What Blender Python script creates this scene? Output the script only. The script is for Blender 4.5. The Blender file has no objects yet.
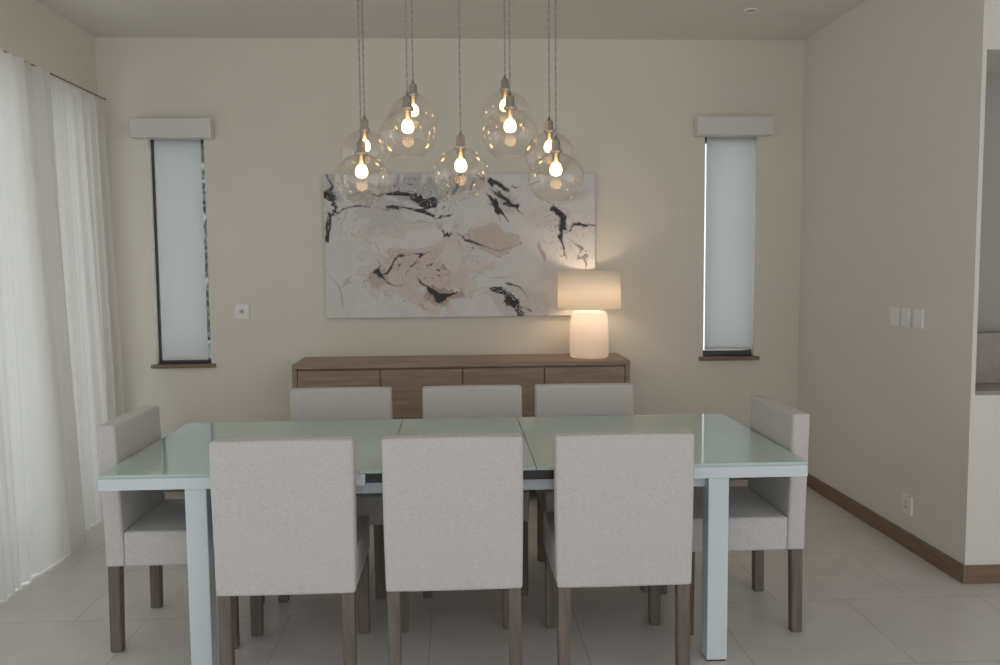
import bpy, bmesh, math, random
import numpy as np
from mathutils import Vector, Matrix, Euler
random.seed(3)
S = bpy.context.scene
COL = S.collection
try:
    S.view_settings.view_transform = 'Standard'
    S.view_settings.look = 'None'
    S.view_settings.exposure = 0.0
except Exception as e:
    print(e)

# ---------------------------------------------------------------- materials
def newmat(name):
    m = bpy.data.materials.new(name); m.use_nodes = True
    nt = m.node_tree; nt.nodes.clear()
    out = nt.nodes.new('ShaderNodeOutputMaterial')
    return m, nt, out
def N(nt, t, **kw):
    n = nt.nodes.new(t)
    for k, v in kw.items():
        if k in n.inputs.keys(): n.inputs[k].default_value = v
        else: setattr(n, k, v)
    return n
def rgba(c): return (c[0], c[1], c[2], 1.0)
def pbr(name, col, rough=0.5, metal=0.0, noise=0.0, nscale=20, bump=0.0, bscale=200, spec=0.5, coat=0.0, stretch=None, col2=None):
    m, nt, out = newmat(name)
    p = N(nt, 'ShaderNodeBsdfPrincipled')
    p.inputs['Base Color'].default_value = rgba(col)
    p.inputs['Roughness'].default_value = rough
    p.inputs['Metallic'].default_value = metal
    p.inputs['Specular IOR Level'].default_value = spec
    p.inputs['Coat Weight'].default_value = coat
    tc = N(nt, 'ShaderNodeTexCoord')
    mp = N(nt, 'ShaderNodeMapping')
    if stretch: mp.inputs['Scale'].default_value = stretch
    nt.links.new(tc.outputs['Object'], mp.inputs['Vector'])
    c2 = col2 if col2 else tuple(max(0, x*(1-noise)) for x in col)
    if noise > 0 or col2:
        n = N(nt, 'ShaderNodeTexNoise', Scale=nscale, Detail=5.0)
        nt.links.new(mp.outputs[0], n.inputs['Vector'])
        r = N(nt, 'ShaderNodeValToRGB')
        r.color_ramp.elements[0].position = .35; r.color_ramp.elements[1].position = .65
        r.color_ramp.elements[0].color = rgba(c2); r.color_ramp.elements[1].color = rgba(col)
        nt.links.new(n.outputs['Fac'], r.inputs['Fac'])
        nt.links.new(r.outputs['Color'], p.inputs['Base Color'])
    if bump > 0:
        n2 = N(nt, 'ShaderNodeTexNoise', Scale=bscale, Detail=3.0)
        nt.links.new(mp.outputs[0], n2.inputs['Vector'])
        b = N(nt, 'ShaderNodeBump', Strength=bump, Distance=0.003)
        nt.links.new(n2.outputs['Fac'], b.inputs['Height'])
        nt.links.new(b.outputs['Normal'], p.inputs['Normal'])
    nt.links.new(p.outputs[0], out.inputs['Surface'])
    return m

M_wall = pbr('wall_paint', (0.81, 0.768, 0.68), 0.75, noise=0.03, nscale=1.5, bump=.08, bscale=150)
M_wallw = pbr('wall_paint_white', (0.82, 0.80, 0.76), 0.7, noise=0.02, nscale=1.5, bump=.08, bscale=150)
M_ceil = pbr('ceiling_paint', (0.78, 0.755, 0.705), 0.8, noise=0.02, nscale=1.0)
M_grey = pbr('kitchen_wall_paint', (0.47, 0.455, 0.43), 0.7, noise=.03, nscale=2)
M_stone = pbr('counter_stone', (0.40, 0.365, 0.32), 0.45, noise=.10, nscale=30)
M_base = pbr('skirting_wood', (0.265, 0.172, 0.115), 0.4, noise=.25, nscale=6, stretch=(1, 1, 12))
M_leg = pbr('taupe_wood', (0.20, 0.167, 0.14), 0.45, noise=.3, nscale=10, stretch=(6, 6, .6))
M_metalw = pbr('powder_coated_metal', (0.72, 0.79, 0.83), 0.3, noise=.02)
M_rail = pbr('black_steel', (0.02, 0.02, 0.022), 0.35, noise=.1)
M_nickel = pbr('satin_nickel', (0.56, 0.52, 0.46), 0.38, metal=1.0, noise=.1, nscale=60)
M_dark = pbr('dark_aluminium', (0.07, 0.075, 0.085), 0.4, noise=.1)
M_rod = pbr('bronze_track', (0.16, 0.14, 0.12), 0.5, noise=.1)
M_plastic = pbr('white_plastic', (0.90, 0.895, 0.88), 0.35, noise=.01)
M_val = pbr('white_cassette', (0.76, 0.745, 0.72), 0.45, noise=.01)
M_cord = pbr('steel_cord', (0.42, 0.40, 0.38), 0.35, metal=.3, noise=.3, nscale=200)

def fabric_mat():
    m, nt, out = newmat('linen_weave')
    p = N(nt, 'ShaderNodeBsdfPrincipled')
    p.inputs['Roughness'].default_value = .95
    p.inputs['Specular IOR Level'].default_value = .15
    p.inputs['Sheen Weight'].default_value = .15
    tc = N(nt, 'ShaderNodeTexCoord')
    ms = []
    for sc in ((110, 110, 800), (800, 800, 110)):
        mp = N(nt, 'ShaderNodeMapping'); mp.inputs['Scale'].default_value = sc
        nt.links.new(tc.outputs['Object'], mp.inputs['Vector'])
        n = N(nt, 'ShaderNodeTexNoise', Scale=1.0, Detail=1.0)
        nt.links.new(mp.outputs[0], n.inputs['Vector']); ms.append(n)
    a = N(nt, 'ShaderNodeMath', operation='ADD')
    nt.links.new(ms[0].outputs['Fac'], a.inputs[0]); nt.links.new(ms[1].outputs['Fac'], a.inputs[1])
    h = N(nt, 'ShaderNodeMath', operation='MULTIPLY'); h.inputs[1].default_value = .5
    nt.links.new(a.outputs[0], h.inputs[0])
    r = N(nt, 'ShaderNodeValToRGB')
    r.color_ramp.elements[0].position = .36; r.color_ramp.elements[1].position = .64
    r.color_ramp.elements[0].color = (0.555, 0.532, 0.52, 1); r.color_ramp.elements[1].color = (0.715, 0.692, 0.68, 1)
    nt.links.new(h.outputs[0], r.inputs['Fac'])
    nt.links.new(r.outputs[0], p.inputs['Base Color'])
    b = N(nt, 'ShaderNodeBump', Strength=.12, Distance=.001)
    nt.links.new(h.outputs[0], b.inputs['Height']); nt.links.new(b.outputs[0], p.inputs['Normal'])
    nt.links.new(p.outputs[0], out.inputs['Surface'])
    return m
M_fab = fabric_mat()

def wood_mat():
    m, nt, out = newmat('brown_oak')
    p = N(nt, 'ShaderNodeBsdfPrincipled'); p.inputs['Roughness'].default_value = .42
    tc = N(nt, 'ShaderNodeTexCoord'); mp = N(nt, 'ShaderNodeMapping')
    mp.inputs['Scale'].default_value = (2.0, 8, 26)
    nt.links.new(tc.outputs['Object'], mp.inputs['Vector'])
    n = N(nt, 'ShaderNodeTexNoise', Scale=1.8, Detail=8.0, Distortion=.5)
    nt.links.new(mp.outputs[0], n.inputs['Vector'])
    r = N(nt, 'ShaderNodeValToRGB')
    r.color_ramp.elements[0].position = .28; r.color_ramp.elements[1].position = .72
    r.color_ramp.elements[0].color = (0.265, 0.185, 0.135, 1); r.color_ramp.elements[1].color = (0.43, 0.32, 0.242, 1)
    nt.links.new(n.outputs['Fac'], r.inputs['Fac']); nt.links.new(r.outputs[0], p.inputs['Base Color'])
    nt.links.new(p.outputs[0], out.inputs['Surface'])
    return m
M_wood = wood_mat()

def floor_mat():
    m, nt, out = newmat('stone_tile')
    p = N(nt, 'ShaderNodeBsdfPrincipled'); p.inputs['Roughness'].default_value = .32
    p.inputs['Specular IOR Level'].default_value = .4
    tc = N(nt, 'ShaderNodeTexCoord')
    mp = N(nt, 'ShaderNodeMapping'); mp.inputs['Location'].default_value = (0.13, 0.05, 0)
    nt.links.new(tc.outputs['Object'], mp.inputs['Vector'])
    b = N(nt, 'ShaderNodeTexBrick', Scale=1.0)
    b.offset = 0.5
    b.inputs['Color1'].default_value = (0.73, 0.712, 0.68, 1)
    b.inputs['Color2'].default_value = (0.70, 0.682, 0.655, 1)
    b.inputs['Mortar'].default_value = (0.55, 0.53, 0.50, 1)
    b.inputs['Mortar Size'].default_value = .003
    b.inputs['Brick Width'].default_value = .6
    b.inputs['Row Height'].default_value = .6
    nt.links.new(mp.outputs[0], b.inputs['Vector'])
    n = N(nt, 'ShaderNodeTexNoise', Scale=5.0, Detail=8.0, Distortion=.4)
    nt.links.new(tc.outputs['Object'], n.inputs['Vector'])
    r = N(nt, 'ShaderNodeValToRGB')
    r.color_ramp.elements[0].position = .3; r.color_ramp.elements[1].position = .7
    r.color_ramp.elements[0].color = (.9, .9, .9, 1); r.color_ramp.elements[1].color = (1, 1, 1, 1)
    nt.links.new(n.outputs['Fac'], r.inputs['Fac'])
    mx = N(nt, 'ShaderNodeMix', data_type='RGBA', blend_type='MULTIPLY')
    mx.inputs[0].default_value = 1
    nt.links.new(b.outputs['Color'], mx.inputs[6]); nt.links.new(r.outputs[0], mx.inputs[7])
    nt.links.new(mx.outputs[2], p.inputs['Base Color'])
    nt.links.new(p.outputs[0], out.inputs['Surface'])
    return m
M_floor = floor_mat()

def sheer(name, col, tr=.55, transp=.1):
    m, nt, out = newmat(name)
    d = N(nt, 'ShaderNodeBsdfDiffuse', Color=rgba(col)); t = N(nt, 'ShaderNodeBsdfTranslucent', Color=rgba(col))
    mx = N(nt, 'ShaderNodeMixShader'); mx.inputs[0].default_value = tr
    nt.links.new(d.outputs[0], mx.inputs[1]); nt.links.new(t.outputs[0], mx.inputs[2])
    tp = N(nt, 'ShaderNodeBsdfTransparent'); m2 = N(nt, 'ShaderNodeMixShader')
    tc = N(nt, 'ShaderNodeTexCoord'); n = N(nt, 'ShaderNodeTexNoise', Scale=300.0)
    nt.links.new(tc.outputs['Object'], n.inputs['Vector'])
    ml = N(nt, 'ShaderNodeMath', operation='MULTIPLY'); ml.inputs[1].default_value = transp*2
    nt.links.new(n.outputs['Fac'], ml.inputs[0]); nt.links.new(ml.outputs[0], m2.inputs[0])
    nt.links.new(mx.outputs[0], m2.inputs[1]); nt.links.new(tp.outputs[0], m2.inputs[2])
    nt.links.new(m2.outputs[0], out.inputs['Surface'])
    return m
M_curt = sheer('sheer_curtain', (0.78, 0.77, 0.735), .44, .04)
M_blind = sheer('roller_blind_cloth', (0.83, 0.84, 0.845), .56, .02)
M_shade = sheer('lamp_shade_cloth', (0.95, 0.91, 0.84), .5, .01)
M_lbase = sheer('frosted_lamp_base', (0.94, 0.91, 0.87), .4, .0)

def thin_glass(name, col=(1, .97, .92), k=.35, base=.05, blend=.3, rough=.02):
    m, nt, out = newmat(name)
    tp = N(nt, 'ShaderNodeBsdfTransparent', Color=rgba(col))
    gl = N(nt, 'ShaderNodeBsdfGlossy', Color=(1, 1, 1, 1), Roughness=rough)
    lw = N(nt, 'ShaderNodeLayerWeight', Blend=blend)
    ml = N(nt, 'ShaderNodeMath', operation='MULTIPLY_ADD'); ml.inputs[1].default_value = k; ml.inputs[2].default_value = base
    nt.links.new(lw.outputs['Facing'], ml.inputs[0])
    mx = N(nt, 'ShaderNodeMixShader')
    nt.links.new(ml.outputs[0], mx.inputs[0]); nt.links.new(tp.outputs[0], mx.inputs[1]); nt.links.new(gl.outputs[0], mx.inputs[2])
    nt.links.new(mx.outputs[0], out.inputs['Surface'])
    return m
M_globe = thin_glass('clear_blown_glass', (.98, .955, .92), .5, .035, .33, .12)
M_pane = thin_glass('window_glass', (.95, .97, .97), .15, .04)

def emit(name, col, s):
    m, nt, out = newmat(name)
    e = N(nt, 'ShaderNodeEmission', Color=rgba(col), Strength=s)
    nt.links.new(e.outputs[0], out.inputs['Surface']); return m
M_bulb = emit('glowing_bulb', (1.0, .62, .29), 9)
M_tglass = pbr('pale_green_glass', (0.53, 0.672, 0.62), 0.07, noise=.01, spec=.65, coat=.3)

# ---------------------------------------------------------------- mesh helpers
def link(o, parent=None, loc=None):
    COL.objects.link(o)
    if parent: o.parent = parent
    if loc is not None: o.location = loc
    return o
def mesh_obj(name, bm, mat, smooth=False, parent=None, loc=(0, 0, 0)):
    me = bpy.data.meshes.new(name); bm.to_mesh(me); bm.free()
    if mat:
        for mm in (mat if isinstance(mat, (list, tuple)) else [mat]): me.materials.append(mm)
    for p in me.polygons: p.use_smooth = smooth
    return link(bpy.data.objects.new(name, me), parent, loc)
def add_box(bm, lo, hi):
    vs = [bm.verts.new((x, y, z)) for x in (lo[0], hi[0]) for y in (lo[1], hi[1]) for z in (lo[2], hi[2])]
    for f in ((0, 1, 3, 2), (4, 6, 7, 5), (0, 4, 5, 1), (2, 3, 7, 6), (0, 2, 6, 4), (1, 5, 7, 3)):
        bm.faces.new([vs[i] for i in f])
def boxes(name, lst, mat, bevel=0.0, seg=2, parent=None, loc=(0, 0, 0), smooth=False):
    bm = bmesh.new()
    for lo, hi in lst: add_box(bm, lo, hi)
    bmesh.ops.recalc_face_normals(bm, faces=bm.faces)
    if bevel: bmesh.ops.bevel(bm, geom=list(bm.edges), offset=bevel, segments=seg, affect='EDGES', profile=.5)
    return mesh_obj(name, bm, mat, smooth, parent, loc)
def lathe(name, prof, mat, seg=40, parent=None, loc=(0, 0, 0), close=False):
    bm = bmesh.new(); rings = []
    for r, z in prof:
        if r < 1e-5: rings.append([bm.verts.new((0, 0, z))])
        else: rings.append([bm.verts.new((r*math.cos(2*math.pi*i/seg), r*math.sin(2*math.pi*i/seg), z)) for i in range(seg)])
    for a, b in zip(rings, rings[1:]):
        for i in range(seg):
            j = (i+1) % seg
            if len(a) == 1 and len(b) == 1: continue
            if len(a) == 1: bm.faces.new((a[0], b[i], b[j]))
            elif len(b) == 1: bm.faces.new((a[i], b[0], a[j]))
            else: bm.faces.new((a[i], b[i], b[j], a[j]))
    bmesh.ops.recalc_face_normals(bm, faces=bm.faces)
    return mesh_obj(name, bm, mat, True, parent, loc)
def empty(name, loc, rz=0, label=None, cat=None):
    e = bpy.data.objects.new(name, None); e.empty_display_size = .1
    COL.objects.link(e); e.location = loc; e.rotation_euler = (0, 0, rz)
    if label: e['label'] = label
    if cat: e['category'] = cat
    return e
def struct(o, label=None):
    o['kind'] = 'structure'
    if label: o['label'] = label
    return o
def dup(root, loc, rz=0, label=None):
    def rec(o, par):
        c = o.copy(); COL.objects.link(c)
        if par is not None:
            c.parent = par; c.matrix_parent_inverse = o.matrix_parent_inverse.copy()
        for ch in list(o.children): rec(ch, c)
        return c
    r = rec(root, None)
    r.location = loc; r.rotation_euler = (0, 0, rz)
    if label: r['label'] = label
    return r

# ---------------------------------------------------------------- room shell
D = 5.65; XL = -2.29; XR = 2.305; H = 2.945; YB = -2.6; YE = 3.70
WZ0, WZ1 = .85, 2.33
wins = [(-1.985, -1.632), (1.645, 1.995)]
T = .22
RT = .02
lst = []
xs = [XL-T, wins[0][0], wins[0][1], wins[1][0], wins[1][1], XR+1.9]
for i in range(5):
    a, b = xs[i], xs[i+1]
    if i in (1, 3):
        lst += [((a, D, 0), (b, D+T, WZ0)), ((a, D, WZ1), (b, D+T, H))]
    else: lst.append(((a, D, 0), (b, D+T, H)))
wb = struct(boxes('wall_back', lst, M_wall), 'warm white painted wall with two slim windows')
GY0, GY1, GZ = 1.4, 5.25, 2.46
struct(boxes('wall_left', [((XL-T, YB, 0), (XL, GY0, H)), ((XL-T, GY1, 0), (XL, D, H)), ((XL-T, GY0, GZ), (XL, GY1, H))], M_wall), 'painted wall with wide glazed opening')
struct(boxes('wall_right', [((XR, YE, 0), (XR+RT, D, H))], M_wallw), 'white painted side wall')
struct(boxes('wall_return', [((XR+RT, YE, 0), (4.2, YE+.12, .87)), ((XR+RT, YE, 2.40), (4.2, YE+.5, H))], M_wallw), 'white half wall below a serving hatch')
struct(boxes('wall_kitchen', [((XR+RT, YE+.50, 0), (4.2, YE+.62, H))], M_grey), 'grey recessed wall behind the hatch')
struct(boxes('wall_light_blocker', [((4.2, .6, 0), (4.3, D, H))], M_wallw), 'unseen plain wall added to block light from the right')  # added out of view, closes the open right side so the hatch recess stays darker
struct(boxes('trim_1', [((XR+RT+.001, YE+.12, .80), (4.2, YE+.49, .87)), ((XR+RT+.001, YE+.36, .871), (4.2, YE+.495, 1.12))], M_stone), 'beige stone ledge in the hatch')
struct(boxes('floor', [((XL-T, YB, -.1), (4.2, D+T, 0))], M_floor), 'pale stone tile floor')
struct(boxes('ceiling', [((XL-T, YB, H), (4.2, D+T, H+.1))], M_ceil), 'plain painted ceiling')
bh, bt = .085, .014
struct(boxes('baseboard_back', [((XL, D-bt, 0), (XR, D, bh))], M_base, .002), 'brown wood skirting')
struct(boxes('baseboard_right', [((XR-bt, YE-bt, 0), (XR, D-bt, bh))], M_base, .002), 'brown wood skirting')
struct(boxes('baseboard_return', [((XR, YE-bt, 0), (4.2, YE, bh))], M_base, .002), 'brown wood skirting')

for k, (a, b) in enumerate(wins):
    fl, fr = (.018, .008) if k == 0 else (.016, .008)
    fb = .022 if k == 0 else .035
    w = boxes('window_%d' % (k+1), [((a, D+.05, WZ0), (a+fl, D+.11, WZ1)), ((b-fr, D+.05, WZ0), (b, D+.11, WZ1)),
              ((a+fl, D+.05, WZ0), (b-fr, D+.11, WZ0+fb)), ((a+fl, D+.05, WZ1-.045), (b-fr, D+.11, WZ1))], M_dark, .002)
    struct(w, 'slim window with dark aluminium frame')
    boxes('window_pane', [((a+fl, D+.075, WZ0+fb), (b-fr, D+.081, WZ1-.045))], M_pane, parent=w)
    s = boxes('trim_%d' % (k+2), [((a-.03, D-.03, WZ0-.025), (b+.03, D+.05, WZ0))], M_base, .003)
    struct(s, 'brown wood window sill')
mem = []
for y in (GY0, 2.65, 3.95, GY1-.06): mem.append(((XL-.14, y, .0), (XL-.08, y+.06, GZ)))
mem += [((XL-.14, GY0+.06, 0), (XL-.08, GY1-.06, .06)), ((XL-.14, GY0+.06, GZ-.06), (XL-.08, GY1-.06, GZ))]
w3 = struct(boxes('door_1', mem, M_dark), 'wide glazed sliding door with dark frame')
boxes('door_glass', [((XL-.113, GY0+.06, .06), (XL-.107, GY1-.06, GZ-.06))], M_pane, parent=w3)

def blind(a, b, dz, lab, k):
    cx = (a+b)/2
    r = empty('roller_blind', (cx, D, WZ0+.03), 0, lab, 'roller blind')
    hw = .252
    boxes('cassette', [((-hw, -.10, WZ1-WZ0-.045+dz), (hw, -.001, WZ1-WZ0+.075+dz))], M_val, .004, parent=r)
    w = (b-a)/2
    l, rr = (.030, .028) if k == 0 else (.020, .006)
    zb = .0 if k == 0 else .022
    boxes('blind_cloth', [((-w+l, .028, zb+.015), (w-rr, .031, WZ1-WZ0-.03))], M_blind, parent=r)
    boxes('bottom_bar', [((-w+l, .022, zb-.008), (w-rr, .037, zb+.016))], M_val, .003, parent=r)
    return r
b1 = blind(*wins[0], -.012, 'pale roller blind with white cassette over slim window', 0)
b2 = blind(*wins[1], 0, 'pale roller blind with white cassette over slim window', 1)
bm = bmesh.new()
for i in range(44):
    bmesh.ops.create_icosphere(bm, subdivisions=1, radius=.004, matrix=Matrix.Translation((-.168, -.012, .32+i*.0245)))
ch = mesh_obj('bead_chain', bm, M_plastic, True, b1)

def shrub():
    r = empty('garden_shrub', (-2.38, 8.1, -.1), 0, 'leafy green garden shrub outside the slim window', 'shrub')
    rnd = random.Random(5)
    M_stem = pbr('shrub_stem', (.24, .25, .19), .6, noise=.3)
    M_leaf = pbr('shrub_leaf', (.27, .32, .29), .6, noise=.5, nscale=6, col2=(.42, .47, .46))
    bm = bmesh.new()
    for k in range(7):
        x, y = rnd.uniform(-.35, .35), rnd.uniform(-.2, .2)
        dx, dy = rnd.uniform(-.2, .2), rnd.uniform(-.1, .1)
        h = rnd.uniform(2.5, 3.2); prev = None
        for i in range(9):
            t = i/8; rad = .014*(1-.6*t); c = (x+dx*t*t, y+dy*t*t, h*t)
            ring = [bm.verts.new((c[0]+rad*math.cos(a*math.pi/3), c[1]+rad*math.sin(a*math.pi/3), c[2])) for a in range(6)]
            if prev:
                for a in range(6): bm.faces.new((prev[a], prev[(a+1) % 6], ring[(a+1) % 6], ring[a]))
            prev = ring
    mesh_obj('stem', bm, M_stem, True, r)
    bm = bmesh.new()
    for i in range(7000):
        p = Vector((rnd.gauss(0, .20), rnd.gauss(0, .18), rnd.uniform(.4, 3.5)))
        L = rnd.uniform(.09, .18); w = L*.26
        R = Euler((rnd.uniform(-1, 1), rnd.uniform(-1.2, 1.2), rnd.uniform(0, 6.28))).to_matrix()
        vs = [bm.verts.new(p+R @ Vector(q)) for q in ((0, 0, 0), (L*.35, w, .01), (L, 0, -.02), (L*.35, -w, .01))]
        bm.faces.new(vs)
    f = mesh_obj('foliage', bm, M_leaf, False, r); f['kind'] = 'stuff'
shrub()

# ---------------------------------------------------------------- curtains
def curtain(y0, y1, xc, ztop, lab, nf, amp, seed, flare=0.0, bulge=0.0, lean=0.0):
    rnd = random.Random(seed)
    nu, nv = nf*24, 52
    ph = [rnd.uniform(0, 6.28) for _ in range(8)]
    bm = bmesh.new(); g = []
    for j in range(nv+1):
        v = j/nv; z = .008+(ztop-.008)*v
        lo = 1-v
        row = []
        for i in range(nu+1):
            u = i/nu
            y = y0+(y1-y0)*u + .03*math.sin(7*u+ph[0])*lo
            warp = u + .045*math.sin(2*math.pi*u*1.7+ph[1]) + .03*lo*math.sin(2*math.pi*u*3.1+ph[4])
            big = math.sin(2*math.pi*nf*warp + .9*lo*math.sin(4*u+ph[5]))
            small = math.sin(2*math.pi*nf*2.6*warp+ph[2]+.8*lo*math.sin(9*u))
            wv = .75+.25*math.sin(2*math.pi*u*2.7+ph[6])
            x = xc + amp*wv*((.45+.55*lo**.6)*big + (.5-.25*lo)*small) + bulge*lo**1.3 + .006*math.sin(3*v+ph[3]) + lean*u
            y += flare*lo**1.5*u
            row.append(bm.verts.new((x-xc, y-y0, z)))
        g.append(row)
    for j in range(nv):
        for i in range(nu):
            bm.faces.new((g[j][i], g[j][i+1], g[j+1][i+1], g[j+1][i]))
    r = empty('curtain', (xc, y0, 0), 0, lab, 'curtain')
    mesh_obj('curtain_panel', bm, M_curt, True, r)
    return r
c1 = curtain(2.4, 4.60, -2.115, 2.50, 'white sheer floor length curtain in soft folds', 16, .027, 2, .0, .055)
c2 = curtain(4.30, 5.37, -2.195, 2.50, 'white sheer curtain gathered beside the back wall corner', 10, .022, 7, .03, .035, .055)
r = empty('curtain_rod', (-2.150, 5.42, 2.512), 0, 'thin dark curtain track above sheer curtains', 'curtain rod')
boxes('rod', [((-.0035, -3.6, -.003), (.0035, 0, .003))], M_rod, .001, parent=r)
for yy in (-.12, -1.3, -2.5, -3.5):
    boxes('bracket', [((-.14, yy-.006, -.004), (-.004, yy+.006, .002))], M_rod, parent=r)

# ---------------------------------------------------------------- sideboard
sx0, sx1, sy0, sy1, sh = -1.02, 1.055, 5.19, 5.635, .885
sb = empty('sideboard', ((sx0+sx1)/2, (sy0+sy1)/2, 0), 0, 'long brown oak sideboard with four doors', 'sideboard')
hw = (sx1-sx0)/2; hd = (sy1-sy0)/2
boxes('sideboard_top', [((-hw, -hd, sh-.03), (hw, hd, sh))], M_wood, .003, parent=sb)
boxes('body', [((-hw, -hd, .1), (-hw+.03, hd, sh-.031)), ((hw-.03, -hd, .1), (hw, hd, sh-.031)), ((-hw+.031, -hd+.025, .1), (hw-.031, hd, sh-.031)), ((-hw+.031, -hd, .1), (hw-.031, -hd+.024, .14))], M_wood, .002, parent=sb)
dw = (2*hw-.06)/4
for i in range(4):
    x0 = -hw+.03+i*dw
    boxes('door', [((x0+.003, -hd+.002, .145), (x0+dw-.003, -hd+.023, sh-.038))], M_wood, .002, parent=sb)
for sxx in (-hw+.06, hw-.11):
    for syy in (-hd+.04, hd-.09):
        boxes('leg', [((sxx, syy, 0), (sxx+.05, syy+.05, .099))], M_wood, .003, parent=sb)

# ---------------------------------------------------------------- table lamp
lp = empty('table_lamp', (.832, 5.40, sh), 0, 'glowing table lamp with drum shade and rounded white base', 'lamp')
lathe('lamp_base', [(0, .001), (.112, .001), (.122, .008), (.124, .03), (.124, .10), (.121, .2), (.114, .28), (.105, .295), (.06, .30), (.0, .30)], M_lbase, 48, lp)
lathe('lamp_shade', [(.200, .312), (.202, .312), (.198, .556), (.196, .556), (.200, .312)], M_shade, 64, lp)
lathe('lamp_socket', [(0, .30), (.02, .30), (.02, .36), (.012, .37), (0, .37)], M_plastic, 20, lp)
lathe('bulb', [(0, .37), (.013, .37), (.03, .405), (.032, .43), (.022, .455), (0, .463)], emit('lamp_bulb_glow', (1, .74, .50), 40), 24, lp)
def plight(name, loc, col, w, rad, parent=None):
    l = bpy.data.lights.new(name, 'POINT'); l.color = col; l.energy = w; l.shadow_soft_size = rad
    o = bpy.data.objects.new(name, l); COL.objects.link(o); o.location = loc
    if parent: o.parent = parent
    return o
plight('base_glow_light', (0, 0, .23), (1, .68, .44), .5, .03, lp)

# ---------------------------------------------------------------- painting (colour attribute)
def grid(seed, n=96):
    return np.random.RandomState(seed).rand(n, n)
def vn(x, y, g):
    n = g.shape[0]
    xi = np.floor(x).astype(int); yi = np.floor(y).astype(int); fx = x-xi; fy = y-yi
    fx = fx*fx*fx*(fx*(fx*6-15)+10); fy = fy*fy*fy*(fy*(fy*6-15)+10)
    a = g[yi % n, xi % n]; b = g[yi % n, (xi+1) % n]; c = g[(yi+1) % n, xi % n]; d = g[(yi+1) % n, (xi+1) % n]
    return (a*(1-fx)+b*fx)*(1-fy)+(c*(1-fx)+d*fx)*fy
def fbm(x, y, octv, seed):
    g = grid(seed); out = 0; amp = 1; tot = 0
    for o in range(octv):
        out = out+amp*vn(x*2**o+o*7.3, y*2**o+o*3.1, g); tot += amp; amp *= .5
    return out/tot
PW, PH = 660, 356
def paint():
    asp = 271/146
    U, V = np.meshgrid(np.linspace(0, 1, PW), np.linspace(0, 1, PH))
    X = U*asp; Y = V
    a1 = fbm(X*3, Y*3, 2, 1)-.5; a2 = fbm(X*3+9, Y*3+4, 2, 2)-.5
    wx = X+a1*.6; wy = Y+a2*.6
    b1_ = fbm(wx*4, wy*4, 4, 3)-.5; b2_ = fbm(wx*4+5, wy*4+8, 4, 4)-.5
    u = U + (a1*.05+b1_*.10); v = V + (a2*.10+b2_*.18)
    F = fbm((X+b1_*.9)*3.4, (Y+b2_*.9)*3.4, 4, 5)
    G = fbm((X+b2_*.6)*6, (Y+b1_*.6)*6, 4, 6)
    Lw = fbm(X*5, Y*5, 2, 9)
    C = np.ones((PH, PW, 3))*np.array([.76, .745, .735])
    C *= (1-.20*(F-.5))[..., None]
    def ell(cu, cv, ru, rv, rot=0):
        dx = (u-cu)*asp; dy = v-cv; c, s = math.cos(rot), math.sin(rot)
        a = (dx*c+dy*s)/(ru*asp); b = (-dx*s+dy*c)/rv
        return np.sqrt(a*a+b*b)+(F-.5)*1.6
    def lay(mask, col, a=1.0):
        mk = np.clip(mask, 0, 1)[..., None]*a
        C[:] = C*(1-mk)+np.array(col)*mk
    def sm(d, e, s): return np.clip((e-d)/s, 0, 1)
    def band(f, k, w, off=0.0, s=.04): return sm(np.abs((f*k+off) % 1-.5), w, s)
    beige = (.62, .50, .42); grey = (.46, .45, .45); black = (.05, .05, .055); brown = (.42, .30, .23)
    mass = ell(.35, .56, .24, .32, .1)
    lay(sm(mass, 1, .15), (.73, .64, .60), .85)
    lay(sm(np.abs(mass-.98), .035, .03), (.42, .35, .33), .4)
    lay(sm(ell(.38, .66, .18, .19, .2), 1, .25), (.71, .59, .555), .8)
    lay(sm(ell(.20, .27, .14, .14), 1, .2), (.62, .585, .57), .75)
    lay(sm(ell(.33, .42, .16, .07, -.3), 1, .2), (.80, .77, .75), .85)
    lay(sm(ell(.47, .58, .06, .10, .6), 1, .2), (.78, .73, .70), .7)
    k2 = ell(.61, .45, .11, .13, -.3)
    lay(sm(k2, 1, .12), beige, .75)
    lay(sm(np.abs(k2-.99), .05, .04), (.28, .21, .18), .5)
    lay(sm(ell(.58, .35, .11, .06, -.2), 1, .3), (.79, .75, .73), .85)
    lay(sm(ell(.46, .84, .07, .05, -.2), 1, .3), brown, .6)
    lay(sm(ell(.21, .74, .04, .09), 1, .4), brown, .45)
    lay(sm(ell(.82, .30, .09, .11), 1, .3), (.66, .60, .57), .5)
    lay(sm(ell(.79, .58, .02, .09), 1, .5), brown, .7)
    lay(sm(ell(.07, .12, .12, .14), 1, .3), grey, .7)
    lay(sm(ell(.40, .08, .27, .10), 1, .3), grey, .75)
    lay(sm(ell(.66, .18, .10, .14), 1, .3), grey, .6)
    lay(sm(ell(.92, .14, .06, .08), 1, .5), grey, .4)
    lay(sm(ell(.72, .88, .11, .13), 1, .3), grey, .45)
    mid = sm(ell(.4, .42, .45, .42), 1, .4)
    lay(band(F, 12, .06, 0, .06)*mid, (.55, .48, .46), .28)
    lay(band(F, 12, .05, .4, .06)*sm(ell(.45, .5, .55, .5), 1, .4), (.83, .80, .78), .6)
    lay(band(G, 7, .05, .3, .08)*sm(ell(.38, .55, .3, .35), 1, .3), (.81, .76, .73), .5)
    lay(band(F, 10, .050, .2, .03)*sm(ell(.31, .70, .19, .24), 1, .2)*sm(.58-Lw, .12, .06), (.09, .08, .08), .85)
    lay(band(F, 11, .075, .5, .04)*sm(ell(.46, .12, .34, .17), 1, .3), (.08, .08, .085), .85)
    lay(band(F, 10, .05, .7, .04)*sm(ell(.89, .40, .10, .25), 1, .3), (.10, .10, .105), .6)
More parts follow.
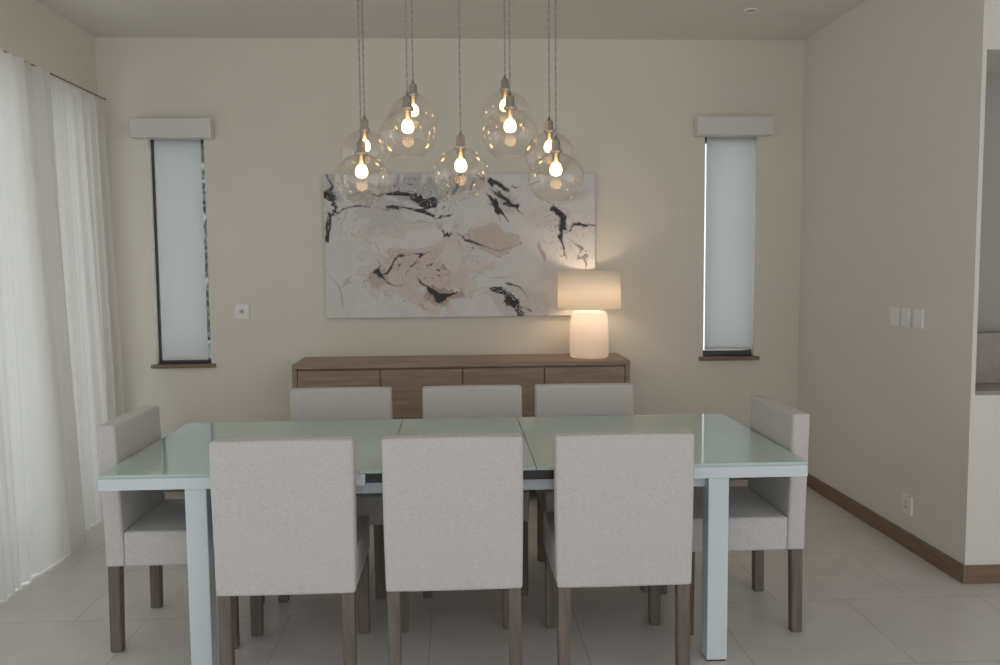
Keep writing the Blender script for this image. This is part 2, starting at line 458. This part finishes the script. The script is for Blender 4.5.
    lay(band(F, 10, .06, .1, .04)*sm(ell(.05, .25, .09, .28), 1, .3), (.10, .10, .105), .8)
    def spline(pts, n=10):
        P = [np.array(p) for p in pts]; P = [2*P[0]-P[1]]+P+[2*P[-1]-P[-2]]; o = []
        for i in range(1, len(P)-2):
            for k in range(n):
                t = k/n
                o.append(.5*((2*P[i])+(-P[i-1]+P[i+1])*t+(2*P[i-1]-5*P[i]+4*P[i+1]-P[i+2])*t*t+(-P[i-1]+3*P[i]-3*P[i+1]+P[i+2])*t**3))
        o.append(P[-2]); return o
    def seg(pts, wd, col=black, a=1.0, rag=1.0):
        sp = spline(pts, 5); n = len(sp)-1
        best = np.full(u.shape, -9.0)
        for i, (p, q) in enumerate(zip(sp, sp[1:])):
            x0, y0 = p[0]*asp, p[1]; x1, y1 = q[0]*asp, q[1]
            px = u*asp; dx, dy = x1-x0, y1-y0; L = dx*dx+dy*dy+1e-9
            t = np.clip(((px-x0)*dx+(v-y0)*dy)/L, 0, 1)
            w_ = wd*(.35+.9*math.sin(math.pi*(i+.5)/n))
            best = np.maximum(best, w_*(1+rag*(G-.5)*4.0+rag*(Lw-.5)*1.5)-np.hypot(px-x0-t*dx, v-y0-t*dy))
        lay(np.clip(best/.012, 0, 1), col, a)
    seg([(.01, .00), (.04, .22), (.02, .46)], .020)
    seg([(.03, .36), (.09, .26), (.16, .26)], .016)
    seg([(.17, .16), (.27, .06), (.36, .13), (.46, .10), (.56, .04), (.68, .06)], .036)
    seg([(.22, .24), (.32, .21), (.40, .27), (.50, .24)], .013)
    seg([(.56, .13), (.61, .22), (.68, .30)], .026)
    seg([(.62, .12), (.70, .16), (.74, .26)], .014)
    seg([(.70, .03), (.80, .02)], .016)
    seg([(.18, .60), (.20, .72), (.25, .80), (.30, .77)], .013)
    seg([(.20, .72), (.25, .66), (.30, .57), (.34, .64), (.32, .76)], .012)
    seg([(.35, .76), (.40, .85), (.46, .86), (.50, .79)], .011)
    seg([(.40, .33), (.42, .42), (.46, .44)], .009)
    seg([(.50, .44), (.56, .51), (.62, .54), (.69, .50)], .008)
    seg([(.83, .18), (.88, .30), (.88, .45), (.90, .62)], .013)
    seg([(.89, .47), (.94, .38), (1.02, .33)], .011)
    seg([(.90, .50), (.94, .56), (.93, .64)], .008)
    seg([(.63, .82), (.68, .87), (.74, .92), (.81, .99)], .030)
    seg([(.68, .76), (.72, .80), (.74, .88)], .012)
    seg([(.74, .97), (.84, .98)], .018)
    seg([(.02, .60), (.05, .80), (.08, 1.0)], .006, grey, .8)
    seg([(.56, .66), (.64, .72), (.72, .70)], .005, grey, .7)
    seg([(.12, .68), (.05, .78)], .006, grey, .7)
    lay(band(G, 9, .09, .1, .05)*sm(ell(.45, .13, .36, .18), 1, .3), (.74, .725, .72), .9)
    lay(band(G, 9, .10, .4, .05)*sm(ell(.74, .9, .14, .15), 1, .3), (.74, .725, .72), .85)
    lay(band(G, 9, .07, .7, .04)*sm(ell(.05, .2, .12, .3), 1, .3), (.74, .725, .72), .8)
    return C
px0, px1, pz0, pz1 = -.868, .905, 1.140, 2.075
pc = empty('painting', (0, D-.022, (pz0+pz1)/2), 0, 'unframed abstract canvas in white, blush and black swirls', 'painting')
zc = (pz0+pz1)/2
boxes('canvas_body', [((px0, -.021, pz0-zc), (px1, .021, pz1-zc))], pbr('canvas_edge', (.68, .67, .66), .8, noise=.03), .002, parent=pc)
C = paint()
me = bpy.data.meshes.new('painted_face')
X, Z = np.meshgrid(np.linspace(px0+.002, px1-.002, PW), np.linspace(pz1-.002-zc, pz0+.002-zc, PH))
co = np.stack([X, np.full_like(X, -.0225), Z], -1).reshape(-1, 3)
idx = np.arange(PW*PH).reshape(PH, PW)
F = np.stack([idx[1:, :-1], idx[1:, 1:], idx[:-1, 1:], idx[:-1, :-1]], -1).reshape(-1, 4)
me.from_pydata(co.tolist(), [], F.tolist())
ca = me.color_attributes.new('paint', 'FLOAT_COLOR', 'POINT')
ca.data.foreach_set('color', np.concatenate([C.reshape(-1, 3), np.ones((PW*PH, 1))], 1).ravel().astype(np.float32))
m, nt, out = newmat('painted_canvas')
p = N(nt, 'ShaderNodeBsdfPrincipled'); p.inputs['Roughness'].default_value = .7
at = N(nt, 'ShaderNodeAttribute', attribute_name='paint'); nt.links.new(at.outputs['Color'], p.inputs['Base Color'])
tc = N(nt, 'ShaderNodeTexCoord'); nn = N(nt, 'ShaderNodeTexNoise', Scale=250.0); nt.links.new(tc.outputs['Object'], nn.inputs['Vector'])
bb = N(nt, 'ShaderNodeBump', Strength=.15, Distance=.001); nt.links.new(nn.outputs['Fac'], bb.inputs['Height']); nt.links.new(bb.outputs[0], p.inputs['Normal'])
nt.links.new(p.outputs[0], out.inputs['Surface'])
me.materials.append(m)
link(bpy.data.objects.new('painted_face', me), pc)

# ---------------------------------------------------------------- switches
def plate(loc, rz, name, lab, cat, kind, hw=.046):
    e = empty(name, loc, rz, lab, cat)
    boxes('plate', [((-hw, -.012, -.05), (hw, 0, .05))], M_plastic, .003, parent=e)
    if kind == 'switch':
        boxes('rocker', [((-.028, -.0165, -.033), (.028, -.0122, .033))], M_plastic, .002, parent=e)
    elif kind == 'small':
        boxes('rocker', [((-.018, -.0165, -.018), (.018, -.0122, .018))], M_val, .002, parent=e)
        boxes('indicator', [((-.005, -.0185, -.006), (.005, -.0167, .006))], M_dark, .0005, parent=e)
    else:
        boxes('socket_face', [((-.030, -.0145, -.03), (.030, -.0122, .03))], M_plastic, .001, parent=e)
        for dx, dz in ((0, .014), (-.012, -.01), (.012, -.01)):
            boxes('pin_hole', [((dx-.003, -.0155, dz-.004), (dx+.003, -.0147, dz+.004))], M_rod, parent=e)
    return e
plate((-1.42, D, 1.19), 0, 'wall_switch', 'square white switch plate on beige wall', 'switch', 'small')
sws = [plate((XR, y, 1.19), -math.pi/2, 'wall_switch', 'white rocker light switch on side wall', 'switch', 'switch', .042) for y in (4.145, 4.26, 4.375)]
for s_ in sws: s_['group'] = 'row of rocker switches on the side wall'
plate((XR, 4.20, .225), -math.pi/2, 'wall_outlet', 'white power outlet low on side wall', 'outlet', 'socket')

dl = empty('ceiling_downlight', (1.72, 5.0, H), 0, 'small recessed round ceiling spotlight', 'downlight')
lathe('trim_ring', [(.028, 0), (.045, 0), (.047, -.004), (.043, -.009), (.030, -.007), (.028, 0)], M_plastic, 32, dl)
lathe('lens', [(0, -.003), (.028, -.003)], M_nickel, 24, dl)

# ---------------------------------------------------------------- dining table
TZ = .75; tx0, tx1, ty0, ty1 = -1.276, 1.268, 3.0, 4.02
tcx, tcy = (tx0+tx1)/2, (ty0+ty1)/2
tb = empty('dining_table', (tcx, tcy, 0), 0, 'extending dining table with pale green glass top and white metal frame', 'table')
L, W = (tx1-tx0)/2, (ty1-ty0)/2
s1, s2 = -.268, .275
def gpanel(x0, x1, z0, z1):
    return boxes('glass_panel', [((x0, -W, z0), (x1, W, z1))], M_tglass, .0015, parent=tb)
gpanel(-L, s1-.001, TZ-.012, TZ)
gpanel(s1+.001, s2-.001, TZ-.012, TZ)
gpanel(s2+.001, L, TZ-.012, TZ)
fz0, fz1 = TZ-.055, TZ-.013
def frame(x0, x1, openright):
    b = [((x0, -W+.001, fz0), (x1, -W+.05, fz1)), ((x0, W-.05, fz0), (x1, W-.001, fz1))]
    if openright: b.append(((x0, -W+.05, fz0), (x0+.05, W-.05, fz1)))
    else: b.append(((x1-.05, -W+.05, fz0), (x1, W-.05, fz1)))
    return boxes('frame_half', b, M_metalw, .001, parent=tb)
frame(-L+.001, s1-.07, True); frame(s2+.07, L-.001, False)
boxes('slide_rail', [((s1-.068, -W+.02, fz0+.004), (s2+.068, -W+.045, fz1-.002))], M_rail, .002, parent=tb)
boxes('slide_rail', [((s1-.068, W-.045, fz0+.004), (s2+.068, W-.02, fz1-.002))], M_rail, .002, parent=tb)
boxes('under_frame', [((-.95, -W+.06, fz0-.045), (.95, -W+.09, fz0-.001)), ((-.95, W-.09, fz0-.045), (.95, W-.06, fz0-.001)),
      ((-.95, -W+.091, fz0-.045), (-.91, W-.091, fz0-.001)), ((.91, -W+.091, fz0-.045), (.95, W-.091, fz0-.001))], M_metalw, .002, parent=tb)
lw = .076
for lx in (-.98-tcx, .903-tcx):
    for ly in (-W+.012, W-.012-lw):
        leg = boxes('leg', [((lx, ly, .006), (lx+lw, ly+lw, fz0-.001))], M_metalw, .003, parent=tb)
        boxes('foot_pad', [((.004+lx, ly+.004, 0), (lx+lw-.004, ly+lw-.004, .006))], M_rail, parent=leg)

# ---------------------------------------------------------------- chairs
def cushion(name, lo, hi, bev, parent, puff=.006, rake=0.0, n=10, taper=0.0):
    bm = bmesh.new(); add_box(bm, lo, hi)
    bmesh.ops.recalc_face_normals(bm, faces=bm.faces)
    bmesh.ops.bevel(bm, geom=list(bm.edges), offset=bev, segments=4, affect='EDGES', profile=.6)
    big = [e for e in bm.edges if e.calc_length() > .15]
    bmesh.ops.subdivide_edges(bm, edges=big, cuts=n, use_grid_fill=True)
    c = [(a+b)/2 for a, b in zip(lo, hi)]; hs = [(b-a)/2 for a, b in zip(lo, hi)]
    for v in bm.verts:
        q = [(v.co[i]-c[i])/hs[i] for i in range(3)]
        for i in range(3):
            j, k = (i+1) % 3, (i+2) % 3
            w = max(0, 1-q[j]**2)*max(0, 1-q[k]**2)
            v.co[i] += q[i]*puff*w
        if rake: v.co.y -= rake*max(0, (v.co.z-.45))/.45
        if taper: v.co.x *= 1-taper*(1-q[2])/2
    return mesh_obj(name, bm, M_fab, True, parent)
CW = .243
def make_chair(loc, rz):
    e = empty('dining_chair', loc, rz, 'linen upholstered parsons dining chair with taupe wooden legs', 'chair')
    e['group'] = 'upholstered chairs around the dining table'
    cushion('backrest', (-CW, -.26, .340), (CW, -.190, .884), .011, e, .004, .012, taper=.015)
    cushion('seat', (-CW+.003, -.189, .340), (CW-.003, .232, .475), .012, e, .006)
    t = .045; i0 = .008
    for sx in (-1, 1):
        for sy, yy in ((-1, -.254), (1, .224)):
            bm = bmesh.new()
            x0 = sx*(CW-i0); x1 = x0-sx*t; x1b = x0-sx*(t-.003)
            y0 = yy; y1 = yy-sy*t; y1b = yy-sy*(t-.003)
            splay = -.004 if sy < 0 else 0
            vs = []
            for (xa, xb, ya, yb, z) in ((x0, x1b, y0+splay, y1b+splay, 0), (x0, x1, y0, y1, .344)):
                vs.append([bm.verts.new(p) for p in ((xa, ya, z), (xb, ya, z), (xb, yb, z), (xa, yb, z))])
            bm.faces.new(vs[0]); bm.faces.new(vs[1])
            for i in range(4):
                j = (i+1) % 4; bm.faces.new((vs[0][i], vs[0][j], vs[1][j], vs[1][i]))
            bmesh.ops.recalc_face_normals(bm, faces=bm.faces)
            bmesh.ops.bevel(bm, geom=list(bm.edges), offset=.003, segments=2, affect='EDGES')
            mesh_obj('leg', bm, M_leg, False, e)
    return e
ch0 = make_chair((-.612, 3.160, 0), 0)
dup(ch0, (-.028, 3.16, 0), 0)
dup(ch0, (.572, 3.155, 0), 0)
for x in (-.578, .060, .614): dup(ch0, (x, 3.915, 0), math.pi)
dup(ch0, (-1.098, 3.470, 0), -math.pi/2)
dup(ch0, (1.098, 3.470, 0), math.pi/2)

# ---------------------------------------------------------------- pendants
cn = empty('ceiling_canopy', (0, 3.32, H), 0, 'white ceiling plate holding the pendant cords', 'ceiling canopy')
boxes('canopy_plate', [((-.5, -.3, -.03), (.5, .3, 0))], M_plastic, .004, parent=cn)
def pendant(x, y, z):   # z = globe centre
    e = empty('pendant_light', (x, y, z), 0, 'clear glass globe pendant with nickel socket and glowing bulb', 'pendant light')
    e['group'] = 'cluster of globe pendants over the table'
    R = .101; prof = []
    t0, t1 = -math.pi*.5+.62, math.pi/2-.24
    for i in range(36):
        t = t0+(t1-t0)*i/35
        s = math.sin(t)
        prof.append((R*math.cos(t), R*(.98*s if s < 0 else .90*s)))
    b0 = prof[0]
    prof = [(b0[0]-.0035, b0[1]+.0030), (b0[0]-.0025, b0[1]-.0010), (b0[0]-.001, b0[1]-.0012)] + prof
    zt = prof[-1][1]
    lathe('glass_globe', prof, M_globe, 56, e)
    lathe('socket', [(0, zt-.036), (.013, zt-.036), (.014, zt-.004), (.022, zt-.003), (.0235, zt+.003), (.0225, zt+.008), (.0165, zt+.014), (.0155, zt+.042), (.013, zt+.047), (.006, zt+.049), (.005, zt+.060), (0, zt+.061)], M_nickel, 28, e)
    lathe('bulb', [(0, zt-.037), (.012, zt-.037), (.017, zt-.043), (.021, zt-.052), (.0225, zt-.062), (.021, zt-.072), (.015, zt-.080), (0, zt-.084)], M_bulb, 24, e)
    bm = bmesh.new(); za, zb = zt+.0605, H-.031-z
    nst = int((zb-za)/.006)
    for off in (0, math.pi):
        prev = None
        for i in range(nst+1):
            zz = za+(zb-za)*i/nst; a = off+i*.006/.03*2*math.pi*.5
            c = (.0019*math.cos(a), .0019*math.sin(a))
            ring = [bm.verts.new((c[0]+.0016*math.cos(k*2*math.pi/5), c[1]+.0016*math.sin(k*2*math.pi/5), zz)) for k in range(5)]
            if prev:
                for k in range(5): bm.faces.new((prev[k], prev[(k+1) % 5], ring[(k+1) % 5], ring[k]))
            prev = ring
    mesh_obj('cord', bm, M_cord, True, e)
    return e
YF, YK = 3.10, 3.55
for x, y, z in ((-.342, YF, 1.785), (-.175, YF, 1.943), (.013, YF, 1.805), (.192, YF, 1.945), (.357, YF, 1.790),
                (-.376, YK, 1.938), (-.176, YK, 2.080), (.200, YK, 2.100), (.382, YK, 1.933)):
    pendant(x, y, z)

# ---------------------------------------------------------------- lighting
w = bpy.data.worlds.new('World'); S.world = w; w.use_nodes = True
bg = w.node_tree.nodes['Background']; bg.inputs[0].default_value = (.955, .97, 1.0, 1); bg.inputs[1].default_value = 1.36
def area(name, loc, rot, sx, sy, e, col):
    l = bpy.data.lights.new(name, 'AREA'); l.shape = 'RECTANGLE'; l.size = sx; l.size_y = sy; l.energy = e; l.color = col
    o = bpy.data.objects.new(name, l); COL.objects.link(o); o.location = loc; o.rotation_euler = rot
    return o
area('daylight_door', (XL-.9, 3.3, 1.5), (0, -math.pi/2, 0), 2.6, 3.8, 16, (.97, .99, 1.0))

# ---------------------------------------------------------------- camera
cam = bpy.data.cameras.new('camera'); co_ = bpy.data.objects.new('camera', cam); COL.objects.link(co_)
cam.sensor_width = 36; cam.lens = 850/1000*36
yaw = math.atan(41/850*math.cos(math.atan(66/850))); pitch = math.atan(66/850); roll = math.radians(-.5)
Rm = Matrix.Rotation(-yaw, 4, 'Z') @ Matrix.Rotation(math.pi/2-pitch, 4, 'X') @ Matrix.Rotation(roll, 4, 'Z')
co_.matrix_world = Matrix.Translation((0, 0, 1.47)) @ Rm
S.camera = co_
